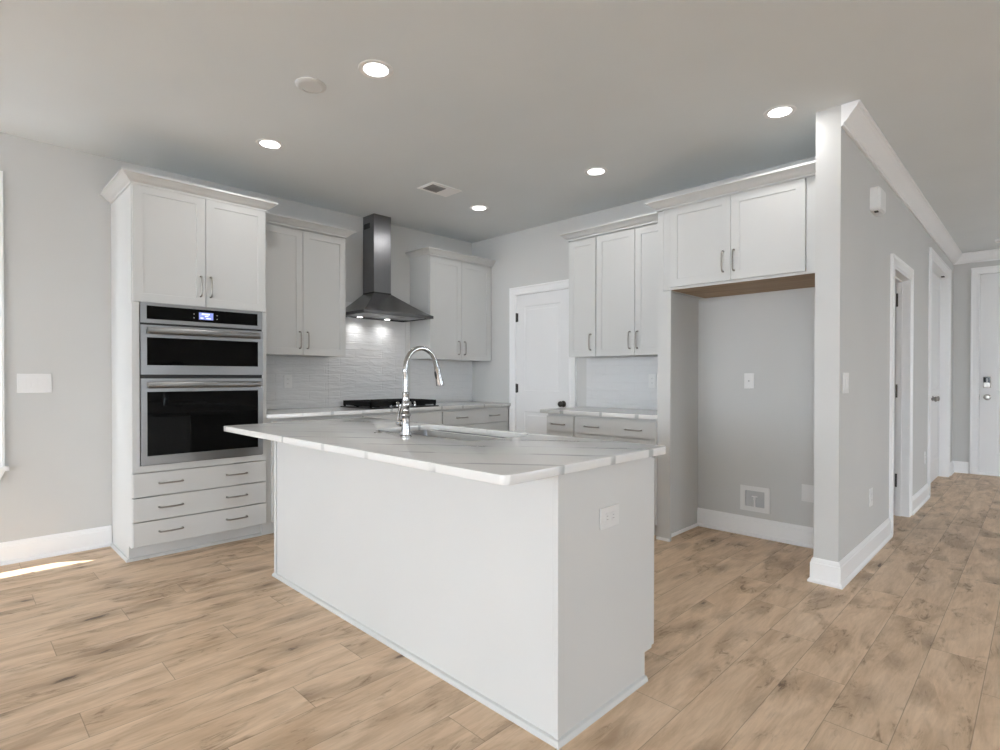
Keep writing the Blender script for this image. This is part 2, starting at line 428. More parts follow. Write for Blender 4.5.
mB = lambda u, z, h: Vector((-h, u, z))            # on wall_back, h out of the wall
mH = lambda u, z, h: Vector((u, YH-h, z))          # on wall_hall
mE = lambda u, z, h: Vector((XE-h, u, z))          # on wall_entry
mA = lambda u, z, h: Vector((u, -h, z))            # on wall_left
def knob(bm, c, ax, sgn):
    lathe(bm, [(0.030, 0), (0.032, sgn*0.004), (0.024, sgn*0.010), (0.011, sgn*0.014), (0.011, sgn*0.032), (0.024, sgn*0.040), (0.029, sgn*0.050), (0.026, sgn*0.060), (0.012, sgn*0.066)], c, ax, 20)

# pantry door (wall_back)
d1 = thing('door_1', 'white two panel pantry door between the cabinet runs', 'door', (0, -1.055, 0), kind='structure')
link('casing', casing_bm(-1.405, -0.700, 0, 2.055, mB), TRIM, d1)
link('door_slab', panel_slab(-1.400, -0.705, 0.008, 2.050, [(-1.295, -0.82, 1.050, 1.930), (-1.295, -0.82, 0.215, 0.835)], mB, th=0.004, out0=0.0055), DOORW, d1)
for z in (1.82, 1.075, 0.30):
    bm = bmesh.new(); box(bm, -0.012, -0.0055, -0.733, -0.7, z-0.045, z+0.045)
    tube(bm, [(-0.018, -0.7155, z-0.048), (-0.018, -0.7155, z+0.048)], 0.0065, 8); link('hinge', bm, DARKM, d1)
bm = bmesh.new(); knob(bm, (-0.006, -1.34, 0.93), 'x', -1); link('door_knob', bm, DARKM, d1, True)

# doorway 1 in the hall wall: open, lined with a jamb
d2 = thing('door_2', 'first white trimmed hallway doorway with door standing open inward', 'door', (1.165, YH, 0), kind='structure')
link('casing', casing_bm(D1[0], D1[1], 0, D1[3], mH), TRIM, d2)
JT = 0.016
link('jamb', B((D1[0], D1[0]+JT, YH-0.012, KY0, 0, D1[3]), (D1[1]-JT, D1[1], YH-0.012, KY0, 0, D1[3]), (D1[0], D1[1], YH-0.012, KY0, D1[3]-JT, D1[3]),
     (D1[1]-JT-0.012, D1[1]-JT, -3.815, -3.775, 0, D1[3]-JT), (D1[0]+JT, D1[0]+JT+0.012, -3.815, -3.775, 0, D1[3]-JT), (D1[0]+JT, D1[1]-JT, -3.815, -3.775, D1[3]-JT-0.012, D1[3]-JT)), TRIM, d2)
for z in (1.78, 1.09, 0.41):
    bm = bmesh.new(); box(bm, D1[0]+JT, D1[0]+JT+0.004, YH-0.008, -3.83, z-0.045, z+0.045)
    tube(bm, [(D1[0]+JT+0.004, YH-0.026, z-0.05), (D1[0]+JT+0.004, YH-0.026, z+0.05)], 0.0065, 8); link('hinge', bm, DARKM, d2)
mS = lambda u, z, h: Vector((D1[0]+0.06+h, u, z))
link('door_slab', panel_slab(-3.725, -3.04, 0.01, 2.015, [(-3.62, -3.145, 1.05, 1.90), (-3.62, -3.145, 0.20, 0.83)], mS), DOORW, d2)
# double door 2
d3 = thing('door_3', 'tall white double door recessed in the hallway wall near its end', 'door', (3.445, YH, 0), kind='structure')
link('casing', casing_bm(D2[0], D2[1], 0, D2[3], mH), TRIM, d3)
link('jamb', B((D2[0], D2[0]+JT, YH-0.012, KY0, 0, D2[3]), (D2[1]-JT, D2[1], YH-0.012, KY0, 0, D2[3]), (D2[0], D2[1], YH-0.012, KY0, D2[3]-JT, D2[3])), TRIM, d3)
mS2 = lambda u, z, h: Vector((u, -3.785-h, z))
for a, b in ((D2[0]+JT+0.003, 3.443), (3.447, D2[1]-JT-0.003)):
    s = link('door_slab', panel_slab(a, b, 0.01, D2[3]-JT-0.004, [(a+0.11, b-0.11, 1.05, 2.24), (a+0.11, b-0.11, 0.24, 0.86)], mS2), DOORW, d3)
    bm = bmesh.new(); knob(bm, (3.59 if b > 4 else 3.39, -3.7855, 0.955), 'y', -1); link('door_knob', bm, NICKEL, s, True)
link('door_catch', B((3.98, 4.04, YH+0.02, YH+0.05, D2[3]-JT-0.010, D2[3]-JT)), DARKM, d3)
# front door
d4 = thing('door_4', 'white front door with keypad lock at hallway end', 'door', (XE, -4.57, 0), kind='structure')
link('casing', casing_bm(DF[0], DF[1], 0, DF[3], mE), TRIM, d4)
link('jamb', B((XE+.035, XE+T, DF[1]-.02, DF[1], 0, DF[3]), (XE+.06, XE+T, DF[0], DF[0]+.02, 0, DF[3]), (XE+.06, XE+T, DF[0], DF[1], DF[3]-.02, DF[3])), TRIM, d4)
link('threshold', B((XE-0.02, XE+T, DF[0], DF[1], 0, 0.022)), TRIM, d4)
fd = link('door_slab', panel_slab(DF[0]+0.002, DF[1]-0.003, 0.024, DF[3]-0.003, [(DF[0]+0.16, DF[1]-0.16, 1.30, 2.30), (DF[0]+0.16, DF[1]-0.16, 0.25, 1.04)], mE, th=0.022, out0=-0.012), DOORW, d4)
k = link('keypad', B((XE-0.026, XE+0.012, -4.222, -4.150, 1.070, 1.205), bev=0.006), NICKEL, fd)
link('keypad_screen', B((XE-0.029, XE-0.026, -4.216, -4.156, 1.130, 1.198)), BLACK, k)
link('keypad_mark', B((XE-0.031, XE-0.029, -4.190, -4.184, 1.140, 1.190)), INK, k)
bm = bmesh.new(); lathe(bm, [(0.036, 0), (0.036, -0.008), (0.014, -0.012), (0.014, -0.035), (0.030, -0.042), (0.034, -0.055), (0.024, -0.068), (0.008, -0.070)], (XE+0.012, -4.188, 0.953), 'x', 20)
link('door_knob', bm, NICKEL, fd, True)
link('strike_plate', B((XE-0.004, XE+0.004, -4.117, -4.1135, 0.92, 0.985)), DARKM, d4)

# ------------------------------------------------------------------ windows
def window(name, axis, u0, u1, z0, z1, c, s, label, stool=True):
    """axis 'x': wall along x at y=c, room on side s (-1 => room at y<c)"""
    if axis == 'x': mp = lambda u, z, h: Vector((u, c+s*h, z)); loc = ((u0+u1)/2, c, z0)
    else: mp = lambda u, z, h: Vector((c+s*h, u, z)); loc = (c, (u0+u1)/2, z0)
    def bx(bm, a, b, p, q, h0, h1):
        A, Bv = mp(a, p, h0), mp(b, q, h1); box(bm, A.x, Bv.x, A.y, Bv.y, A.z, Bv.z)
    w = thing(name, label, 'window', loc, kind='structure')
    link('casing', casing_bm(u0, u1, z0, z1, mp, full=not stool), TRIM, w)
    bm = bmesh.new(); f = 0.045
    bx(bm, u0, u0+f, z0, z1, -0.12, -0.04); bx(bm, u1-f, u1, z0, z1, -0.12, -0.04)
    bx(bm, u0, u1, z0, z0+f, -0.12, -0.04); bx(bm, u0, u1, z1-f, z1, -0.12, -0.04)
    link('window_frame', bm, TRIM, w)
    n = max(1, round((u1-u0)/1.0)); st = (u1-u0)/n
    for i in range(n):
        a, b = u0+i*st, u0+(i+1)*st
        if i: 
            bm = bmesh.new(); bx(bm, a-0.03, a+0.03, z0+f, z1-f, -0.11, -0.05); link('mullion', bm, TRIM, w)
        bm = bmesh.new(); bx(bm, a+f, b-f, z0+f, z1-f, -0.084, -0.080); link('pane', bm, GLASS, w)
    bm = bmesh.new(); bx(bm, u0+f, u1-f, z0+(z1-z0)*.62-0.02, z0+(z1-z0)*.62+0.02, -0.10, -0.06); link('meeting_rail', bm, TRIM, w)
    if stool:
        bm = bmesh.new(); bx(bm, u0-0.105, u1+0.105, z0-0.022, z0+0.004, -0.04, 0.042)
        link('window_sill', bm, TRIM, w)
        bm = bmesh.new(); sweep(bm, [(u0-0.07, z0-0.10), (u0-0.088, z0-0.022), (u1+0.088, z0-0.022), (u1+0.07, z0-0.10)], [(0, 0), (0, 0.016), (-0.001, 0.016), (-0.001, 0)], mp, 1)
        bm.free(); bm = bmesh.new()
        v = [bm.verts.new(mp(u, z, h)) for h in (0, 0.017) for u, z in ((u0-0.055, z0-0.10), (u1+0.055, z0-0.10), (u1+0.088, z0-0.022), (u0-0.088, z0-0.022))]
        for q in ((0, 1, 2, 3), (4, 5, 6, 7), (0, 1, 5, 4), (1, 2, 6, 5), (2, 3, 7, 6), (3, 0, 4, 7)): bm.faces.new([v[i] for i in q])
        link('apron', bm, TRIM, w)
window('window_1', 'x', *WIN_L, 0, -1, 'white trimmed window at the left edge of the picture')
window('window_2', 'y', *WIN_W[0], XW, 1, 'window in the far wall of the great room nearer the kitchen side')
window('window_3', 'y', *WIN_W[1], XW, 1, 'wide glass doors in the far wall of the great room', stool=False)
window('window_4', 'x', *WIN_S[0], YW, 1, 'unseen window added behind the camera for more light')

# ------------------------------------------------------------------ cabinets
def shaker(u0, u1, z0, z1, mp, h0, th=0.02, rail=0.055, dep=0.0045):
    """shaker door with its front at h0+th"""
    g = 0.0015; u0, u1 = sorted((u0, u1)); u0 += g; u1 -= g; z0 += g; z1 -= g
    bm = bmesh.new(); H1 = h0+th
    rings = [((u0, u1, z0, z1), h0), ((u0, u1, z0, z1), H1-0.0015), ((u0+.0015, u1-.0015, z0+.0015, z1-.0015), H1),
             ((u0+rail, u1-rail, z0+rail, z1-rail), H1), ((u0+rail+.0015, u1-rail-.0015, z0+rail+.0015, z1-rail-.0015), H1-dep)]
    rv = [[bm.verts.new(mp(a, b, h)) for a, b in ((r[0], r[2]), (r[1], r[2]), (r[1], r[3]), (r[0], r[3]))] for r, h in rings]
    for a, b in zip(rv, rv[1:]):
        for i in range(4): bm.faces.new((a[i], a[(i+1) % 4], b[(i+1) % 4], b[i]))
    bm.faces.new(rv[0]); bm.faces.new(rv[-1])
    return bm
def slab(u0, u1, z0, z1, mp, h0, th=0.02):
    g = 0.002; u0, u1 = sorted((u0, u1)); A = mp(u0+g, z0+g, h0); C = mp(u1-g, z1-g, h0+th)
    bm = bmesh.new(); box(bm, A.x, C.x, A.y, C.y, A.z, C.z, bev=0.002, seg=1); return bm
def pull(u, z, mp, h0, vert=True, L=0.135):
    """bow pull centred on (u,z)"""
    bm = bmesh.new(); a = L/2
    pr = [(-a, 0.0), (-a, 0.020), (-a+0.006, 0.027), (-a+0.018, 0.030), (0, 0.032), (a-0.018, 0.030), (a-0.006, 0.027), (a, 0.020), (a, 0.0)]
    f = (lambda t, h: mp(u, z+t, h0+h)) if vert else (lambda t, h: mp(u+t, z, h0+h))
    tube(bm, [f(t, h) for t, h in pr], [0.0065, 0.005, 0.005, 0.005, 0.0058, 0.005, 0.005, 0.005, 0.0065], 10)
    return bm
def carcass(boxes_u, mp):
    """boxes given as (u0,u1,h0,h1,z0,z1)"""
    bm = bmesh.new()
    for u0, u1, h0, h1, z0, z1 in boxes_u:
        if h0 == 0: h0 = 0.0015
        A, C = mp(u0, z0, h0), mp(u1, z1, h1); box(bm, A.x, C.x, A.y, C.y, A.z, C.z)
    return bm
CRC = [(0, 2.405), (0.006, 2.405), (0.006, 2.418), (0.012, 2.422), (0.022, 2.428), (0.036, 2.442), (0.050, 2.453), (0.056, 2.457), (0.064, 2.459), (0.062, 2.473), (0, 2.473)]
def crown(parent, path, side):
    bm = bmesh.new(); sweep(bm, path, CRC, flat, side); return link('crown_moulding', bm, CAB, parent)
E1 = 0.001
# tall oven cabinet on wall_left
TX0, TX1 = -3.440, -2.600
t = thing('oven_cabinet', 'tall white oven cabinet with two doors above and three drawers below', 'cabinet', ((TX0+TX1)/2, -0.30, 0))
F_ = 0.588
link('carcass', carcass([(TX0, TX0+0.018, 0.0, F_, 0.10, 2.44), (TX1-0.018, TX1, 0.0, F_, 0.10, 2.44),
    (TX0+.018, TX1-.018, 0.0, 0.012, 0.10, 2.44), (TX0+.018, TX1-.018, .012, F_, 0.10, 0.118), (TX0+.018, TX1-.018, .012, F_, 0.590, 0.612),
    (TX0+.018, TX1-.018, .012, F_, 1.680, 1.70), (TX0+.018, TX1-.018, .012, F_, 2.405, 2.44),
    (TX0+.018, TX0+0.040, F_-0.02, F_, 0.575, 1.68), (TX1-0.034, TX1-.018, F_-0.02, F_, 0.575, 1.68),
    (TX0, TX0+0.018, 0.0, 0.500, 0, 0.10), (TX1-0.018, TX1, 0, 0.500, 0, 0.10)], mA), CAB, t)
link('face_frame', carcass([(TX0, TX0+0.040, F_, F_+0.018, 0.580, 1.664), (TX1-0.032, TX1, F_, F_+0.018, 0.580, 1.664), (TX0+0.04, TX1-0.032, F_, F_+0.018, 0.580, 0.622)], mA), CAB, t)
link('toe_kick', carcass([(TX0+.018, TX1-.018, 0.485, 0.500, 0, 0.10)], mA), CAB, t)
bm = bmesh.new(); sweep(bm, [(TX0, -0.03), (TX0, -0.500), (TX1, -0.500)], SHOE, flat, -1); link('shoe_moulding', bm, CAB, t)
xm = -3.010
for a, b, hx in ((TX0+0.004, xm, -3.043), (xm, TX1-0.002, -2.981)):
    d = link('door', shaker(a, b, 1.667, 2.415, mA, F_), CAB, t); link('pull_handle', pull(hx, 1.805, mA, F_+0.02), NICKEL, d, True)
for z0, z1 in ((0.422, 0.576), (0.265, 0.420), (0.107, 0.263)):
    d = link('drawer', slab(TX0, TX1, z0, z1, mA, F_), CAB, t)
    for u in (-3.226, -2.812): link('pull_handle', pull(u, (z0+z1)/2+0.004, mA, F_+0.02, False), NICKEL, d, True)
crown(t, [(TX0, -.0015), (TX0, -F_-0.02), (TX1, -F_-0.02), (TX1, -0.40)], -1)
# double wall oven
OX0, OX1 = -3.397, -2.634
t = thing('wall_oven', 'stainless double wall oven with black glass built into tall cabinet', 'oven', ((OX0+OX1)/2, -0.5, 0.622))
O0 = F_+0.019
link('oven_body', carcass([(OX0+0.02, OX1-0.02, 0.06, F_-0.022, 0.64, 1.66)], mA), GREYP, t)
link('oven_rim', carcass([(OX0, OX1, O0, O0+0.004, 0.6225, 1.665)], mA), GAP, t)
cp = link('control_panel', carcass([(OX0, OX1, O0+.004, O0+0.014, 1.647, 1.6665), (OX0, OX1, O0+.004, O0+0.014, 1.537, 1.562), (OX0, OX0+0.034, O0+.004, O0+0.014, 1.562, 1.647), (OX1-0.034, OX1, O0+.004, O0+0.014, 1.562, 1.647)], mA), STEEL, t)
g = link('control_glass', carcass([(OX0+0.034, OX1-0.034, O0+.004, O0+0.010, 1.562, 1.647)], mA), BLACK, cp)
link('display', carcass([(-3.057, -2.967, O0+0.010, O0+0.0115, 1.580, 1.628)], mA), SCREEN, cp)
link('display_figures', carcass([(-3.040, -2.990, O0+0.0115, O0+0.012, 1.612, 1.622), (-3.048, -3.030, O0+0.0115, O0+0.012, 1.586, 1.594), (-3.012, -2.982, O0+0.0115, O0+0.012, 1.586, 1.592), (-3.020, -2.998, O0+0.0115, O0+0.012, 1.600, 1.606)], mA), SCREENT, cp)
for u in (-3.090, -2.945):
    for z in (1.586, 1.612): link('button_mark', carcass([(u, u+0.006, O0+0.010, O0+0.0106, z, z+0.005)], mA), INK, cp)
def oven_door(name, z0, z1, g0, g1, zh):
    a = O0+0.004; f = a+0.016
    d = link(name, carcass([(OX0, OX1, a, f, z0, g0), (OX0, OX1, a, f, g1, z1), (OX0, OX0+0.034, a, f, g0, g1), (OX1-0.034, OX1, a, f, g0, g1)], mA), STEEL, t)
    link('door_glass', carcass([(OX0+0.034, OX1-0.034, a, f-0.003, g0, g1)], mA), BLACK, d)
    bm = bmesh.new(); r = rings = tube(bm, [mA(OX0+0.032, zh, f+0.030), mA(OX1-0.032, zh, f+0.030)], 0.017, 20)
    for v in bm.verts: v.co.z = zh+(v.co.z-zh)*1.25
    for u in (OX0+0.045, OX1-0.045):
        A, C = mA(u-0.012, zh-0.014, f), mA(u+0.012, zh+0.014, f+0.022); box(bm, A.x, C.x, A.y, C.y, A.z, C.z)
    link('handle', bm, STEEL, d, True)
oven_door('microwave_door', 1.206, 1.523, 1.266, 1.444, 1.487)
oven_door('oven_door', 0.6265, 1.181, 0.684, 1.095, 1.140)

UF = 0.315
def uppers(loc_u, u0, u1, splits, pulls, mp, label, crown_path, side, z0=1.370, z1=2.405, base_h=0.0, depth=UF):
    t = thing('upper_cabinet', label, 'cabinet', tuple(mp((u0+u1)/2, z0, depth/2)), 'white upper cabinets')
    link('carcass', carcass([(u0, u1, 0, depth, z0+0.012, 2.44)], mp), CAB, t)
    link('bottom_panel', carcass([(u0+0.018, u1-0.018, 0.0, depth-0.004, z0+0.004, z0+0.012)], mp), CAB, t)
    for (a, b), hx in zip(splits, pulls):
        d = link('door', shaker(a, b, z0, z1-0.008, mp, depth), CAB, t)
        link('pull_handle', pull(hx, z0+0.125, mp, depth+0.02), NICKEL, d, True)
    if crown_path: crown(t, crown_path, side)
    return t
UD = UF+0.02
uppers(0, TX1+E1, -1.790, [(TX1+0.01, -2.187), (-2.187, -1.795)], (-2.216, -2.150), mA, 'white two door upper cabinet between tall oven cabinet and range hood', [(TX1+0.001, -UD), (-1.790, -UD), (-1.790, -.0015)], -1)
ta2 = uppers(0, -0.868, -0.030, [(-0.866, -0.455), (-0.455, -0.030)], (-0.495, -0.413), mA, 'white two door upper cabinet right of the range hood, in the room corner', [(-0.868, -.0015), (-0.868, -UD), (-0.002, -UD)], -1)
link('filler_strip', carcass([(-0.030, -0.001, UF-0.03, UF+0.006, 1.372, 2.43)], mA), CAB, ta2)
uppers(0, -1.943, -1.650, [(-1.941, -1.652)], (-1.895,), mB, 'narrow single door white upper cabinet beside the pantry door', [(-0.0015, -1.650), (-UD, -1.650), (-UD, -1.9425)], -1)
tb2 = uppers(0, -2.688, -1.946, [(-2.322, -1.948), (-2.672, -2.322)], (-2.281, -2.351), mB, 'white two door upper cabinet left of the fridge alcove', [(-UD, -1.9435), (-UD, -2.6595)], -1)

# cabinet over fridge alcove, with its tall filler panel on the short wall
FD = 0.572
t = thing('bridge_cabinet', 'white two door cabinet spanning the empty fridge alcove', 'cabinet', (-FD/2, -3.23, 1.822))
link('carcass', carcass([(KY0+E1, -2.705, 0, FD, 1.828, 2.44)], mB), CAB, t)
link('underside_panel', carcass([(KY0+0.012, -2.756, 0.002, FD-0.006, 1.822, 1.828)], mB), PLY, t, label='raw brown plywood underside')
link('filler_strip', carcass([(KY0+0.002, -3.655, FD, FD+0.004, 1.824, 2.42)], mB), CAB, t)
link('filler_strip', carcass([(-2.764, -2.705, FD, FD+0.004, 1.824, 2.42)], mB), CAB, t)
link('bottom_rail', carcass([(KY0+0.002, -2.705, FD-0.006, FD, 1.8225, 1.828)], mB), CAB, t)
for (a, b), hx in (((-3.196, -2.762), -3.150), ((-3.650, -3.196), -3.222)):
    d = link('door', shaker(a, b, 1.838, 2.405, mB, FD), CAB, t); link('pull_handle', pull(hx, 1.968, mB, FD+0.02), NICKEL, d, True)
crown(t, [(-0.40, -2.660), (-FD-0.02, -2.660), (-FD-0.02, KY0+0.002)], -1)
link('top_filler', carcass([(-2.704, -2.6605, 0.41, FD+0.02, 2.406, 2.47)], mB), CAB, t)
t2 = thing('end_panel', 'tall narrow white panel left of the fridge alcove', 'cabinet panel', (-0.565, -2.71, 0))
link('panel', carcass([(-2.763, -2.6605, 0.5555, FD+0.004, 0.0, 1.820), (-2.704, -2.6605, 0.5555, FD+0.004, 1.820, 2.404)], mB), CAB, t2)
link('shoe_moulding', B((-0.590, -0.577, -2.763, -2.6605, 0, 0.02)), TRIM, t2)

def base_cab(u0, u1, mp, label, drawers, doors, dpulls, FDp=0.585, cut=False):
    t = thing('base_cabinet', label, 'cabinet', tuple(mp((u0+u1)/2, 0, FDp/2)), 'white base cabinets')
    if cut:   # open top under the cooktop burner box
        link('carcass', carcass([(u0, u0+.018, 0, FDp, .10, .882), (u1-.018, u1, 0, FDp, .10, .882), (u0+.018, u1-.018, 0, .012, .10, .882), (u0+.018, u1-.018, .012, FDp, .10, .12), (u0+.018, u1-.018, FDp-.02, FDp, .12, .882)], mp), CAB, t)
    else:
        link('carcass', carcass([(u0, u1, 0, FDp, 0.10, 0.882)], mp), CAB, t)
    link('toe_kick', carcass([(u0, u1, 0, FDp-0.075, 0, 0.10)], mp), CAB, t)
    for a, b, z0, z1, pu in drawers:
        d = link('drawer', slab(a, b, z0, z1, mp, FDp), CAB, t)
        for p in pu: link('pull_handle', pull(p, (z0+z1)/2, mp, FDp+0.02, False), NICKEL, d, True)
    for (a, b), hx in zip(doors, dpulls):
        d = link('door', shaker(a, b, 0.107, 0.735, mp, FDp), CAB, t); link('pull_handle', pull(hx, 0.595, mp, FDp+0.02), NICKEL, d, True)
DZ0, DZ1 = 0.722, 0.865
base_cab(TX1+E1, -1.792, mA, 'white base cabinet next to tall oven cabinet, left of the cooktop', [(TX1+0.04, -1.794, DZ0, DZ1, (-2.38, -2.00))], [(TX1+0.04, -2.18), (-2.18, -1.794)], (-2.22, -2.14))
base_cab(-1.790, -0.932, mA, 'white base cabinet under the black gas cooktop', [(-1.788, -0.934, DZ0, DZ1, ())], [(-1.788, -1.361), (-1.361, -0.934)], (-1.40, -1.32), cut=True)
base_cab(-0.930, -0.012, mA, 'white drawer base cabinet in the room corner beside the pantry door', [(-0.926, -0.020, DZ0, DZ1, (-0.685, -0.235)), (-0.926, -0.020, 0.415, 0.718, (-0.685, -0.235)), (-0.926, -0.020, 0.107, 0.411, (-0.685, -0.235))], [], ())
base_cab(-1.917, -1.622, mB, 'narrow white base cabinet with one short drawer by pantry door', [(-1.914, -1.622, DZ0, DZ1, (-1.754,))], [(-1.914, -1.622)], (-1.87,))
base_cab(-2.6595, -1.920, mB, 'wide white base cabinet with a two pull drawer left of fridge alcove', [(-2.664, -1.921, DZ0, DZ1, (-2.097, -2.479))], [(-2.293, -1.921), (-2.664, -2.293)], (-2.25, -2.335))

# ------------------------------------------------------------------ worktops
def rrect(x0, x1, y0, y1, r, n=8):
    if not isinstance(r, (list, tuple)): r = [r]*4
    pts = []
    for (cx, cy, a0), q in zip(((x1, y1, 0), (x0, y1, 90), (x0, y0, 180), (x1, y0, 270)), r):
        sx = -1 if cx == x1 else 1; sy = -1 if cy == y1 else 1
        for k in range(n+1):
            a = math.radians(a0+90*k/n); pts.append((cx+sx*q+q*math.cos(a), cy+sy*q+q*math.sin(a)))
    return pts
def plate(outer, hole, z0, z1, bev=0.003):
    cu = bpy.data.curves.new('c', 'CURVE'); cu.dimensions = '2D'; cu.fill_mode = 'BOTH'
    for poly in ([outer] + ([hole] if hole else [])):
        sp = cu.splines.new('POLY'); sp.points.add(len(poly)-1); sp.use_cyclic_u = True
        for p, q in zip(sp.points, poly): p.co = (q[0], q[1], 0, 1)
    cu.extrude = (z1-z0)/2-bev; cu.bevel_depth = bev; cu.bevel_resolution = 2; cu.offset = -bev
    o = bpy.data.objects.new('c', cu); COL.objects.link(o)
    dg = bpy.context.evaluated_depsgraph_get(); dg.update()
    me = bpy.data.meshes.new_from_object(o.evaluated_get(dg)); bm = bmesh.new(); bm.from_mesh(me)
    bpy.data.objects.remove(o, do_unlink=True); bpy.data.curves.remove(cu); bpy.data.meshes.remove(me)
    bmesh.ops.remove_doubles(bm, verts=bm.verts, dist=1e-5)
    bmesh.ops.translate(bm, verts=bm.verts, vec=(0, 0, (z0+z1)/2)); return bm
CB = CT-0.030
CKX0, CKX1, CKY0, CKY1 = -1.702, -0.948, -0.575, -0.070
tag(link('countertop', plate([(TX1+E1, -0.002), (TX1+E1, -0.635), (-0.002, -0.635), (-0.002, -0.002)], [(CKX0+.03, CKY0+.03), (CKX1-.03, CKY0+.03), (CKX1-.03, CKY1-.03), (CKX0+.03, CKY1-.03)], CB, CT), QZ),
    'veined pale quartz worktop holding the gas cooktop along the left wall', 'countertop')
tag(link('countertop', plate([(-0.002, -1.577), (-0.002, -2.6890), (-0.638, -2.6590), (-0.638, -1.577)][0:1]+[(-0.002, -2.689), (-0.553, -2.689), (-0.553, -2.659), (-0.638, -2.659), (-0.638, -1.577)], None, CB, CT), QZ),
    'short veined quartz worktop between pantry door and fridge alcove', 'countertop')
IX0, IX1, IY0, IY1 = -3.161, -2.217, -3.611, -1.365
SX0, SX1, SY0, SY1 = -2.668, -2.255, -2.930, -2.135
top = link('island_countertop', plate(rrect(IX0, IX1, IY0, IY1, 0.030), rrect(SX0, SX1, SY0, SY1, 0.075), CB, CT), QZ, None, True)
tag(top, 'large veined white quartz island top with undermount sink cutout', 'countertop')

# backsplashes: one tiled slab per wall section
def splash(name, boxes, label):
    bm = bmesh.new()
    for b in boxes: box(bm, *b)
    o = link(name, bm, TILE); return tag(o, label, 'backsplash')
splash('tile_backsplash', [(TX1+E1, -1.790, -0.008, -0.0005, CT+E1, 1.372), (-1.789, -0.935, -0.008, -0.0005, CT+E1, 1.90)], 'glossy wavy white tile behind the cooktop and under the range hood')
splash('tile_backsplash', [(-0.870, -0.001, -0.008, -0.0005, CT+E1, 1.372)], 'glossy white tile backsplash in the corner right of the cooktop')
splash('tile_backsplash', [(-0.008, -0.0005, -2.6885, -1.613, CT+E1, 1.372)], 'glossy white tile backsplash beside the fridge alcove')
struct('trim_3', B((-0.934, -0.871, -0.010, 0.0, CT+E1, 1.75)), CAB, 'narrow white vertical strip at right edge of the hood tile', 'strip')

# ------------------------------------------------------------------ range hood
t = thing('range_hood', 'dark stainless chimney range hood with two lit lamps above cooktop', 'range hood', (-1.335, -0.2, 1.755))
HX0, HX1, HY = -1.715, -0.955, -0.500; CX0, CX1, CY = -1.425, -1.237, -0.200; ZB, ZL, ZC = 1.752, 1.778, 1.985
bm = bmesh.new()
def ring(x0, x1, y0, y1, z): return [bm.verts.new(c) for c in ((x0, y0, z), (x1, y0, z), (x1, y1, z), (x0, y1, z))]
Rg = [ring(HX0+.012, HX1-.012, HY+.012, -.012, ZB+.010), ring(HX0+.012, HX1-.012, HY+.012, -.012, ZB), ring(HX0, HX1, HY, -.0085, ZB), ring(HX0, HX1, HY, -.0085, ZL)]
for i in range(1, 9):
    f = i/8; e = f**1.12
    Rg.append(ring(HX0+(CX0-HX0-.004)*f, HX1+(CX1-HX1+.004)*f, HY+(CY-HY-.004)*f, -.0085, ZL+(ZC-ZL)*e))
for a, b in zip(Rg, Rg[1:]):
    for i in range(4): bm.faces.new((a[i], a[(i+1) % 4], b[(i+1) % 4], b[i]))
bm.faces.new(Rg[0]); bm.faces.new(Rg[-1]); link('canopy', bm, HOODST, t)
ch = link('chimney', B((CX0, CX1, CY, -.0085, ZC, H-0.002)), HOODCH, t)
link('vent_slot', carcass([(CX0-0.0015, CX0, 0.03, 0.13, 2.605, 2.655)], mA), GAP, ch)
link('chimney_edge', B((CX0-.002, CX1+.002, CY-.002, -.0085, ZC-.004, ZC+.010)), GAP, ch)
for lx in (-1.52, -1.215):
    bm = bmesh.new(); lathe(bm, [(0.034, 0.0), (0.034, -0.006), (0.028, -0.008)], (lx, -0.105, ZB+.010), 'z', 20)
    l = link('lamp_ring', bm, CHROME, t, True)
    bm = bmesh.new(); lathe(bm, [(0.026, 0), (0.026, -0.0015)], (lx, -0.105, ZB+.0015), 'z', 20); link('lamp_lens', bm, LAMP, l, True)
    ld = bpy.data.lights.new('hood_lamp', 'SPOT'); lo = bpy.data.objects.new('hood_lamp', ld); COL.objects.link(lo)
    ld.energy = 3.0; ld.spot_size = math.radians(150); ld.spot_blend = 1.0; ld.shadow_soft_size = 0.022; ld.color = (1, 0.98, 0.96)
    lo.parent = l; lo.location = Vector((lx, -0.105, ZB-0.006))-t.location
for i in range(3):
    x = -1.335+(i-1)*0.22
    link('grease_filter', B((x-.10, x+.10, -0.44, -0.18, ZB+.003, ZB+.0095)), STEEL, t)

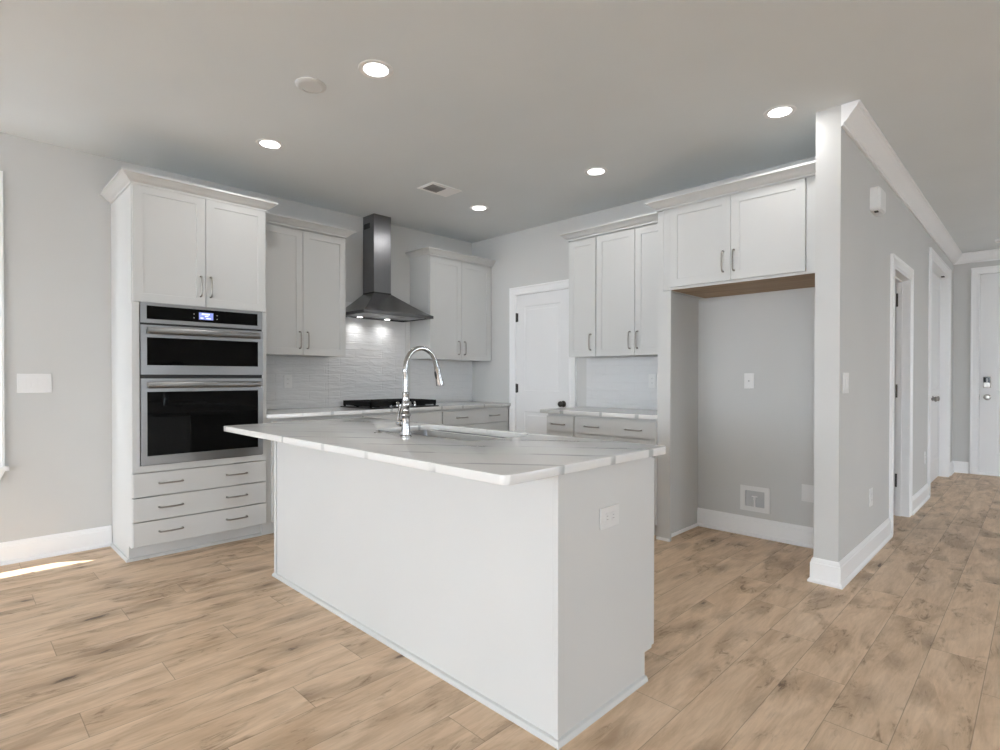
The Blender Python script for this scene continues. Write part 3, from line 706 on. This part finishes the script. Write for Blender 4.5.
# ------------------------------------------------------------------ gas cooktop
t = thing('gas_cooktop', 'black gas cooktop with cast iron grates and five silver knobs', 'cooktop', (-1.325, -0.32, CT))
bm = bmesh.new(); box(bm, CKX0, CKX1, CKY0, CKY1, CT+0.0005, CT+0.010, bev=0.003)
link('cooktop_plate', bm, mat('black cooktop enamel', (0.012, 0.012, 0.012), 0.35), t)
link('burner_box', B((CKX0+.06, CKX1-.06, CKY0+.06, CKY1-.06, 0.86, CT+.0005)), GAP, t)
gw = (CKX1-CKX0-0.03)/3
for i in range(3):
    a = CKX0+0.015+i*gw+0.003; b = a+gw-0.006; y0, y1 = CKY0+(0.10 if i == 1 else 0.02), CKY1-0.02; z0, z1 = CT+0.022, CT+0.062
    w = 0.014; bm = bmesh.new()
    for q in ((a, b, y0, y0+w), (a, b, y1-w, y1), (a, a+w, y0, y1), (b-w, b, y0, y1)): box(bm, *q, z0, z1)
    for q in ((0.5,), (0.25,), (0.75,)):
        y = y0+(y1-y0)*q[0]; box(bm, a, b, y-.006, y+.006, z0+0.008, z1)
    xm_ = (a+b)/2; box(bm, xm_-.006, xm_+.006, y0, y1, z0+.008, z1)
    for fx in (a+.01, b-.01):
        for fy in (y0+.01, y1-.01, (y0+y1)/2): box(bm, fx-.008, fx+.008, fy-.008, fy+.008, CT+.010, z0)
    link('grate', bm, IRON, t)
for bx_, by_ in ((-1.58, -0.45), (-1.58, -0.19), (-1.325, -0.27), (-1.07, -0.45), (-1.07, -0.19)):
    bm = bmesh.new(); lathe(bm, [(0.045, 0), (0.045, 0.010), (0.032, 0.012), (0.032, 0.018), (0.005, 0.020)], (bx_, by_, CT+.010), 'z', 20); link('burner', bm, IRON, t, True)
for kx in (-1.455, -1.392, -1.325, -1.262, -1.198):
    bm = bmesh.new(); lathe(bm, [(0.023, 0), (0.023, 0.006), (0.019, 0.009), (0.0175, 0.036), (0.014, 0.042), (0.004, 0.043)], (kx, -0.535, CT+.010), 'z', 18)
    link('knob', bm, CHROME, t, True)

# ------------------------------------------------------------------ island
BX0, BX1, BY0, BY1 = -2.880, -2.282, -3.574, -1.418
t = thing('kitchen_island', 'large white kitchen island cabinet with flat panelled back', 'kitchen island', ((BX0+BX1)/2, (BY0+BY1)/2, 0))
link('back_panel', B((BX0, BX0+.018, BY0+.0185, BY1-.0185, 0, CB-.001)), CAB, t)
link('end_panel', B((BX0, BX1+.0005, BY0, BY0+.018, 0.108, CB-.001), (BX0, -2.335, BY0, BY0+.018, 0, 0.108)), CAB, t)
link('end_panel', B((BX0, BX1, BY1-.018, BY1, 0.108, CB-.001), (BX0, -2.335, BY1-.018, BY1, 0, 0.108)), CAB, t)
link('face_frame', B((BX1-.018, BX1, BY0+.0185, BY1-.0185, 0.84, CB-.001), (BX1-.018, BX1, BY0+.0185, BY1-.0185, 0.108, 0.13), *[(BX1-.018, BX1, y-.02, y+.02, 0.13, 0.84) for y in (BY0+.04, -3.03, -2.03, BY1-.04)]), CAB, t)
link('toe_kick', B((-2.350, -2.338, BY0+.0185, BY1-.0185, 0, 0.108)), CAB, t)
link('cabinet_floor', B((BX0+.018, BX1-.018, BY0+.0185, BY1-.0185, 0.108, 0.126)), CAB, t)
link('corner_strip', B((BX0-.006, BX0, BY1-.022, BY1+.006, 0.02, CB-.001), (BX0, BX0+.022, BY1, BY1+.006, 0.02, CB-.001)), CAB, t)
link('corner_strip', B((BX0-.004, BX0, BY0-.004, BY0+.014, 0.02, CB-.001), (BX0, BX0+.014, BY0-.004, BY0, 0.02, CB-.001)), CAB, t)
bm = bmesh.new(); sweep(bm, [(-2.335, BY1), (BX0, BY1), (BX0, BY0), (-2.335, BY0)], SHOE, flat, -1)
link('shoe_moulding', bm, CAB, t)
mI = lambda u, z, h: Vector((BX1+h, u, z))
ys = [BY0+.004, -3.03, -2.55, -2.03, BY1-.004]
for i, (a, b) in enumerate(zip(ys, ys[1:])):
    if i == 3:
        d = link('drawer', slab(a, b, 0.722, 0.868, mI, 0.0005, 0.030), CAB, t); link('pull_handle', pull((a+b)/2, 0.795, mI, 0.0305, False), NICKEL, d, True); zt = 0.718
    else: zt = 0.868
    d = link('door', shaker(a, b, 0.112, zt, mI, 0.0005, 0.030), CAB, t)
    link('pull_handle', pull(b-.045 if i % 2 == 0 else a+.045, zt-.12, mI, 0.0305), NICKEL, d, True)

# sink
t = thing('undermount_sink', 'rectangular stainless steel sink set into island top', 'sink', ((SX0+SX1)/2, (SY0+SY1)/2, CB-.215))
bm = bmesh.new()
def rr(o, z, r): return [bm.verts.new((x, y, z)) for x, y in rrect(SX0-o, SX1+o, SY0-o, SY1+o, r, 6)]
L = [rr(0.022, CB-.003, .09), rr(0.022, CB-.0005, .09), rr(0.004, CB-.0005, .078), rr(0.002, CB-.010, .076), rr(-.004, CB-.17, .07), rr(-.014, CB-.195, .06), rr(-.035, CB-.205, .05), rr(-.15, CB-.210, .03)]
for a, b in zip(L, L[1:]):
    for i in range(len(a)): bm.faces.new((a[i], a[(i+1) % len(a)], b[(i+1) % len(a)], b[i]))
bm.faces.new(L[-1]); link('basin', bm, SINKST, t, True)
bm = bmesh.new(); lathe(bm, [(0.045, 0), (0.045, 0.003), (0.035, 0.004), (0.030, 0.001), (0.004, 0.001)], ((SX0+SX1)/2, (SY0+SY1)/2, CB-.2105), 'z', 20); link('drain', bm, CHROME, t, True)

# faucet
FX, FY = -2.768, -2.585
t = thing('faucet', 'tall chrome gooseneck pull down faucet on island top', 'faucet', (FX, FY, CT))
bm = bmesh.new(); z = CT+.0005
lathe(bm, [(0.027, 0), (0.027, 0.006), (0.022, 0.012), (0.0195, 0.045), (0.0175, 0.085), (0.0185, 0.093), (0.0235, 0.100), (0.0235, 0.106), (0.0185, 0.112), (0.0155, 0.132), (0.0195, 0.140), (0.0205, 0.152), (0.0175, 0.162), (0.0145, 0.190), (0.0165, 0.198), (0.0165, 0.204), (0.0125, 0.210)], (FX, FY, z), 'z', 24)
link('faucet_body', bm, CHROME, t, True)
pts = [(0, .208), (0, .25), (0, .285), (-.003, .297), (-.004, .312), (0, .326)]
R_ = 0.088; cxn, czn = R_, .327
for k in range(1, 13): 
    a = PI - (PI+0.0)*k/14; pts.append((cxn+R_*math.cos(a), czn+R_*math.sin(a)))
last = pts[-1]
pts.append((0.181, .327)); 
bm = bmesh.new(); tube(bm, [(FX+a, FY, CT+b-.0) for a, b in pts], 0.0118, 16); link('gooseneck', bm, CHROME, t, True)
hd = [(0.178, .345), (0.183, .328), (0.187, .312), (0.192, .290), (0.199, .262), (0.204, .240), (0.2045, .236)]
bm = bmesh.new(); tube(bm, [(FX+a, FY, CT+b) for a, b in hd], [0.0125, 0.0145, 0.0150, 0.0155, 0.0185, 0.0205, 0.018], 18)
h = link('spray_head', bm, CHROME, t, True)
bm = bmesh.new(); tube(bm, [(FX+0.172, FY, CT+.305), (FX+0.176, FY, CT+.288), (FX+0.181, FY, CT+.268)], [0.004, 0.006, 0.004], 8); link('spray_button', bm, GAP, h, True)
bm = bmesh.new()
tube(bm, [(FX, FY+.012, CT+.062), (FX, FY+.030, CT+.062), (FX, FY+.034, CT+.062), (FX, FY+.050, CT+.062), (FX, FY+.054, CT+.062), (FX, FY+.066, CT+.062), (FX, FY+.072, CT+.062)], [0.011, 0.011, 0.016, 0.017, 0.011, 0.011, 0.006], 16)
tube(bm, [(FX, FY+.058, CT+.068), (FX, FY+.060, CT+.088), (FX, FY+.052, CT+.115), (FX, FY+.044, CT+.136), (FX, FY+.040, CT+.150)], [0.0055, 0.0055, 0.0065, 0.0075, 0.0045], 12)
link('lever_handle', bm, CHROME, t, True)
bm = bmesh.new(); lathe(bm, [(0.021, 0), (0.021, 0.004), (0.013, 0.006), (0.012, 0.011), (0.004, 0.012)], (-2.745, -2.318, CT+.0005), 'z', 18)
tag(link('air_switch', bm, mat('brushed dark nickel', (0.25, 0.24, 0.23), 0.3, 1.0), None, True), 'small round metal air switch button beside the faucet', 'switch')

# ------------------------------------------------------------------ plates, outlets, sensors
def plate_thing(name, label, cat, u0, u1, z0, z1, mp, kind, h0=0.0005, group=None, PLATE=PLATE):
    t = thing(name, label, cat, tuple(mp((u0+u1)/2, z0, h0)), group)
    A, C = mp(u0, z0, h0), mp(u1, z1, h0+0.006); bm = bmesh.new(); box(bm, A.x, C.x, A.y, C.y, A.z, C.z, bev=0.0022)
    link('face_plate', bm, PLATE, t)
    uc, zc = (u0+u1)/2, (z0+z1)/2
    def bit(nm, a, b, c, d, h, m, e=0.0):
        A, C = mp(a, c, h0+0.0055), mp(b, d, h0+0.006+h); bm = bmesh.new(); box(bm, A.x, C.x, A.y, C.y, A.z, C.z, bev=e); return link(nm, bm, m, t)
    if kind[0] == 'r':       # rocker switches
        n = int(kind[1]); st = (u1-u0)/n
        for i in range(n):
            c = u0+st*(i+.5); bit('rocker', c-.016, c+.016, zc-.033, zc+.033, 0.003, PLATE, .001)
    elif kind == 'outlet':
        for s in (-1, 1):
            o = bit('socket', uc-.0165, uc+.0165, zc+s*.0195-.014, zc+s*.0195+.014, 0.0015, PLATE, .0007)
            for q in (-.006, .006):
                A, C = mp(uc+q-.0012, zc+s*.0195-.004, h0+0.0074), mp(uc+q+.0012, zc+s*.0195+.006, h0+0.0079)
                bm = bmesh.new(); box(bm, A.x, C.x, A.y, C.y, A.z, C.z); link('slot', bm, GREYP, o)
    elif kind == 'outlet_h':
        for s in (-1, 1):
            o = bit('socket', uc+s*.0195-.014, uc+s*.0195+.014, zc-.0165, zc+.0165, 0.0015, PLATE, .0007)
            for q in (-.006, .006):
                A, C = mp(uc+s*.0195-.005, zc+q-.0012, h0+0.0074), mp(uc+s*.0195+.005, zc+q+.0012, h0+0.0079)
                bm = bmesh.new(); box(bm, A.x, C.x, A.y, C.y, A.z, C.z); link('slot', bm, GREYP, o)
    elif kind == 'coax':
        o = bit('coax_jack', uc-.004, uc+.004, zc-.004, zc+.004, 0.008, GREYP)
    elif kind == 'deco':
        for s in (-1, 1): bit('socket', uc+s*.030-.016, uc+s*.030+.016, zc-.033, zc+.033, 0.002, PLATE, .0007)
    return t
OG = 'white wall plates'
plate_thing('switch_plate', 'wide white switch plate on the left wall left of oven cabinet', 'light switch', -3.944, -3.770, 1.086, 1.211, mA, 'r3', group=OG)
plate_thing('outlet_plate', 'white outlet on the tile between oven cabinet and cooktop', 'outlet', -2.205, -2.135, 1.095, 1.210, mA, 'outlet', 0.0085, OG)
plate_thing('outlet_plate', 'white outlet on the tile left of fridge alcove', 'outlet', -2.338, -2.266, 1.103, 1.220, mB, 'outlet', 0.0085, OG)
plate_thing('outlet_plate', 'white outlet high on the back of the fridge alcove', 'outlet', -3.140, -3.067, 1.107, 1.223, mB, 'coax', group=OG)
plate_thing('outlet_plate', 'low white plate in fridge alcove partly behind the wall end', 'outlet', -3.590, -3.468, 0.318, 0.438, mB, 'deco', group=OG)
plate_thing('switch_plate', 'white switch plate near the wall end on the hallway wall', 'light switch', -0.640, -0.520, 1.100, 1.220, mH, 'r2', group=OG)
plate_thing('outlet_plate', 'low white outlet on hallway wall before the first doorway', 'outlet', 0.060, 0.135, 0.330, 0.450, mH, 'outlet', group=OG)
plate_thing('outlet_plate', 'low white outlet on hallway wall between the two doorways', 'outlet', 2.380, 2.455, 0.355, 0.475, mH, 'outlet', group=OG)
mIE = lambda u, z, h: Vector((u, BY0-h, z))
plate_thing('outlet_plate', 'white outlet on the narrow end panel of the island', 'outlet', -2.648, -2.530, 0.652, 0.728, mIE, 'outlet_h', group=OG, PLATE=PLATE2)
# ice maker water box
t = thing('water_supply_box', 'recessed white water supply box low in fridge alcove', 'water box', (0, -3.15, 0.186))
y0, y1, z0, z1 = -3.256, -3.045, 0.188, 0.375
link('face_frame', carcass([(y0, y1, 0.0005, 0.012, z0, z0+.034), (y0, y1, 0.0005, .012, z1-.034, z1), (y0, y0+.036, 0.0005, .012, z0+.034, z1-.034), (y1-.036, y1, 0.0005, .012, z0+.034, z1-.034)], mB), PLATE, t)
link('back_plate', carcass([(y0+.036, y1-.036, 0.0005, 0.002, z0+.034, z1-.034)], mB), mat('shaded recess plastic', (0.45, 0.46, 0.47), 0.6), t)  # darker grey paints the shade of the recess into this plate
bm = bmesh.new(); yc = -3.150
tube(bm, [(-0.008, yc, z0+.036), (-0.008, yc, z0+.085)], 0.0065, 12); tube(bm, [(-0.008, yc, z0+.085), (-0.008, yc, z0+.108)], 0.009, 12)
box(bm, -0.014, -0.010, yc-.02, yc+.02, z0+.108, z0+.116); link('valve', bm, PLATE, t, True)
# chime box high on the hallway wall
t = thing('door_chime', 'white plastic box mounted high on the hallway wall', 'door chime', (0.12, YH-.03, 2.285))
bm = bmesh.new()
pr = [(0.02, 2.305), (0.035, 2.290), (0.20, 2.290), (0.215, 2.305), (0.215, 2.430), (0.20, 2.445), (0.035, 2.445), (0.02, 2.430)]
A = [bm.verts.new((x, YH-.0005, z)) for x, z in pr]; Bv = [bm.verts.new((x, YH-.045, z)) for x, z in pr]
Cv = [bm.verts.new((0.1175+(x-.1175)*.86, YH-.058, 2.3675+(z-2.3675)*.86)) for x, z in pr]
for p, q in ((A, Bv), (Bv, Cv)):
    for i in range(8): bm.faces.new((p[i], p[(i+1) % 8], q[(i+1) % 8], q[i]))
bm.faces.new(A); bm.faces.new(Cv); link('cover', bm, PLATE, t)
link('sensor_eye', B((0.045, 0.075, YH-.040, YH-.020, 2.283, 2.291)), GAP, t)

# ------------------------------------------------------------------ ceiling fixtures
def downlight(x, y, label):
    t = thing('ceiling_light', label, 'ceiling light', (x, y, H), 'recessed ceiling lights')
    bm = bmesh.new(); lathe(bm, [(0.061, -0.0005), (0.061, -0.003), (0.066, -0.005), (0.084, -0.004), (0.087, -0.0005)], (x, y, H), 'z', 40)
    link('trim_ring', bm, TRIM, t, True)
    bm = bmesh.new(); lathe(bm, [(0.061, -0.001), (0.061, -0.0035), (0.050, -0.0045)], (x, y, H), 'z', 40); link('diffuser', bm, LAMP, t, True)
    ld = bpy.data.lights.new('lamp', 'AREA'); ld.shape = 'DISK'; ld.size = 0.12; ld.energy = 2.2; ld.color = (1, 0.985, 0.965)
    lo = bpy.data.objects.new('lamp', ld); COL.objects.link(lo); lo.parent = t; lo.location = (0, 0, -0.009)
    return t
dl = downlight(-2.745, -2.300, 'lit recessed light over the island, nearest and largest')
for x, y, lb in ((-2.750, -1.040, 'lit recessed light above the tall oven cabinet'), (-0.842, -1.020, 'lit recessed light near the room corner beside the ceiling vent'),
                 (-0.836, -2.293, 'lit recessed light in front of the upper cabinets by pantry door'), (-0.858, -3.587, 'lit recessed light left of the wall end'),
                 ):
    c = dl.copy(); COL.objects.link(c); c.location = (x, y, H); c['label'] = lb
    for ch_ in list(dl.children):
        k = ch_.copy(); COL.objects.link(k); k.parent = c
bm = bmesh.new(); lathe(bm, [(0.078, -0.0005), (0.078, -0.006), (0.070, -0.011), (0.058, -0.013), (0.058, -0.010), (0.040, -0.010), (0.004, -0.010)], (-2.905, -1.930, H), 'z', 36)
tag(link('ceiling_speaker', bm, SPK, None, True), 'flat round grey ceiling disc left of the largest recessed light', 'ceiling disc')
t = thing('ceiling_vent', 'rectangular white ceiling vent with a grey grille square', 'vent', (-1.405, -1.155, H))
link('vent_plate', B((-1.560, -1.255, -1.258, -1.048, H-.006, H-.0005), bev=0.002), mat('bright white metal', (0.95, 0.95, 0.95), 0.5), t)
link('vent_grille', B(*[(-1.525+i*.0135, -1.5175+i*.0135, -1.212, -1.090, H-.011, H-.006) for i in range(10)]), GREYP, t)
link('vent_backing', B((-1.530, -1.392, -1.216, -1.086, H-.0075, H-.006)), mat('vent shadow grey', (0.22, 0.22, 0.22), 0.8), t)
bm = bmesh.new(); lathe(bm, [(0.065, -0.0005), (0.065, -0.02), (0.055, -0.034), (0.02, -0.038)], (3.99, -4.345, H), 'z', 28)
tag(link('smoke_detector', bm, TRIM, None, True), 'white round smoke detector on hallway ceiling at right picture edge', 'smoke detector')
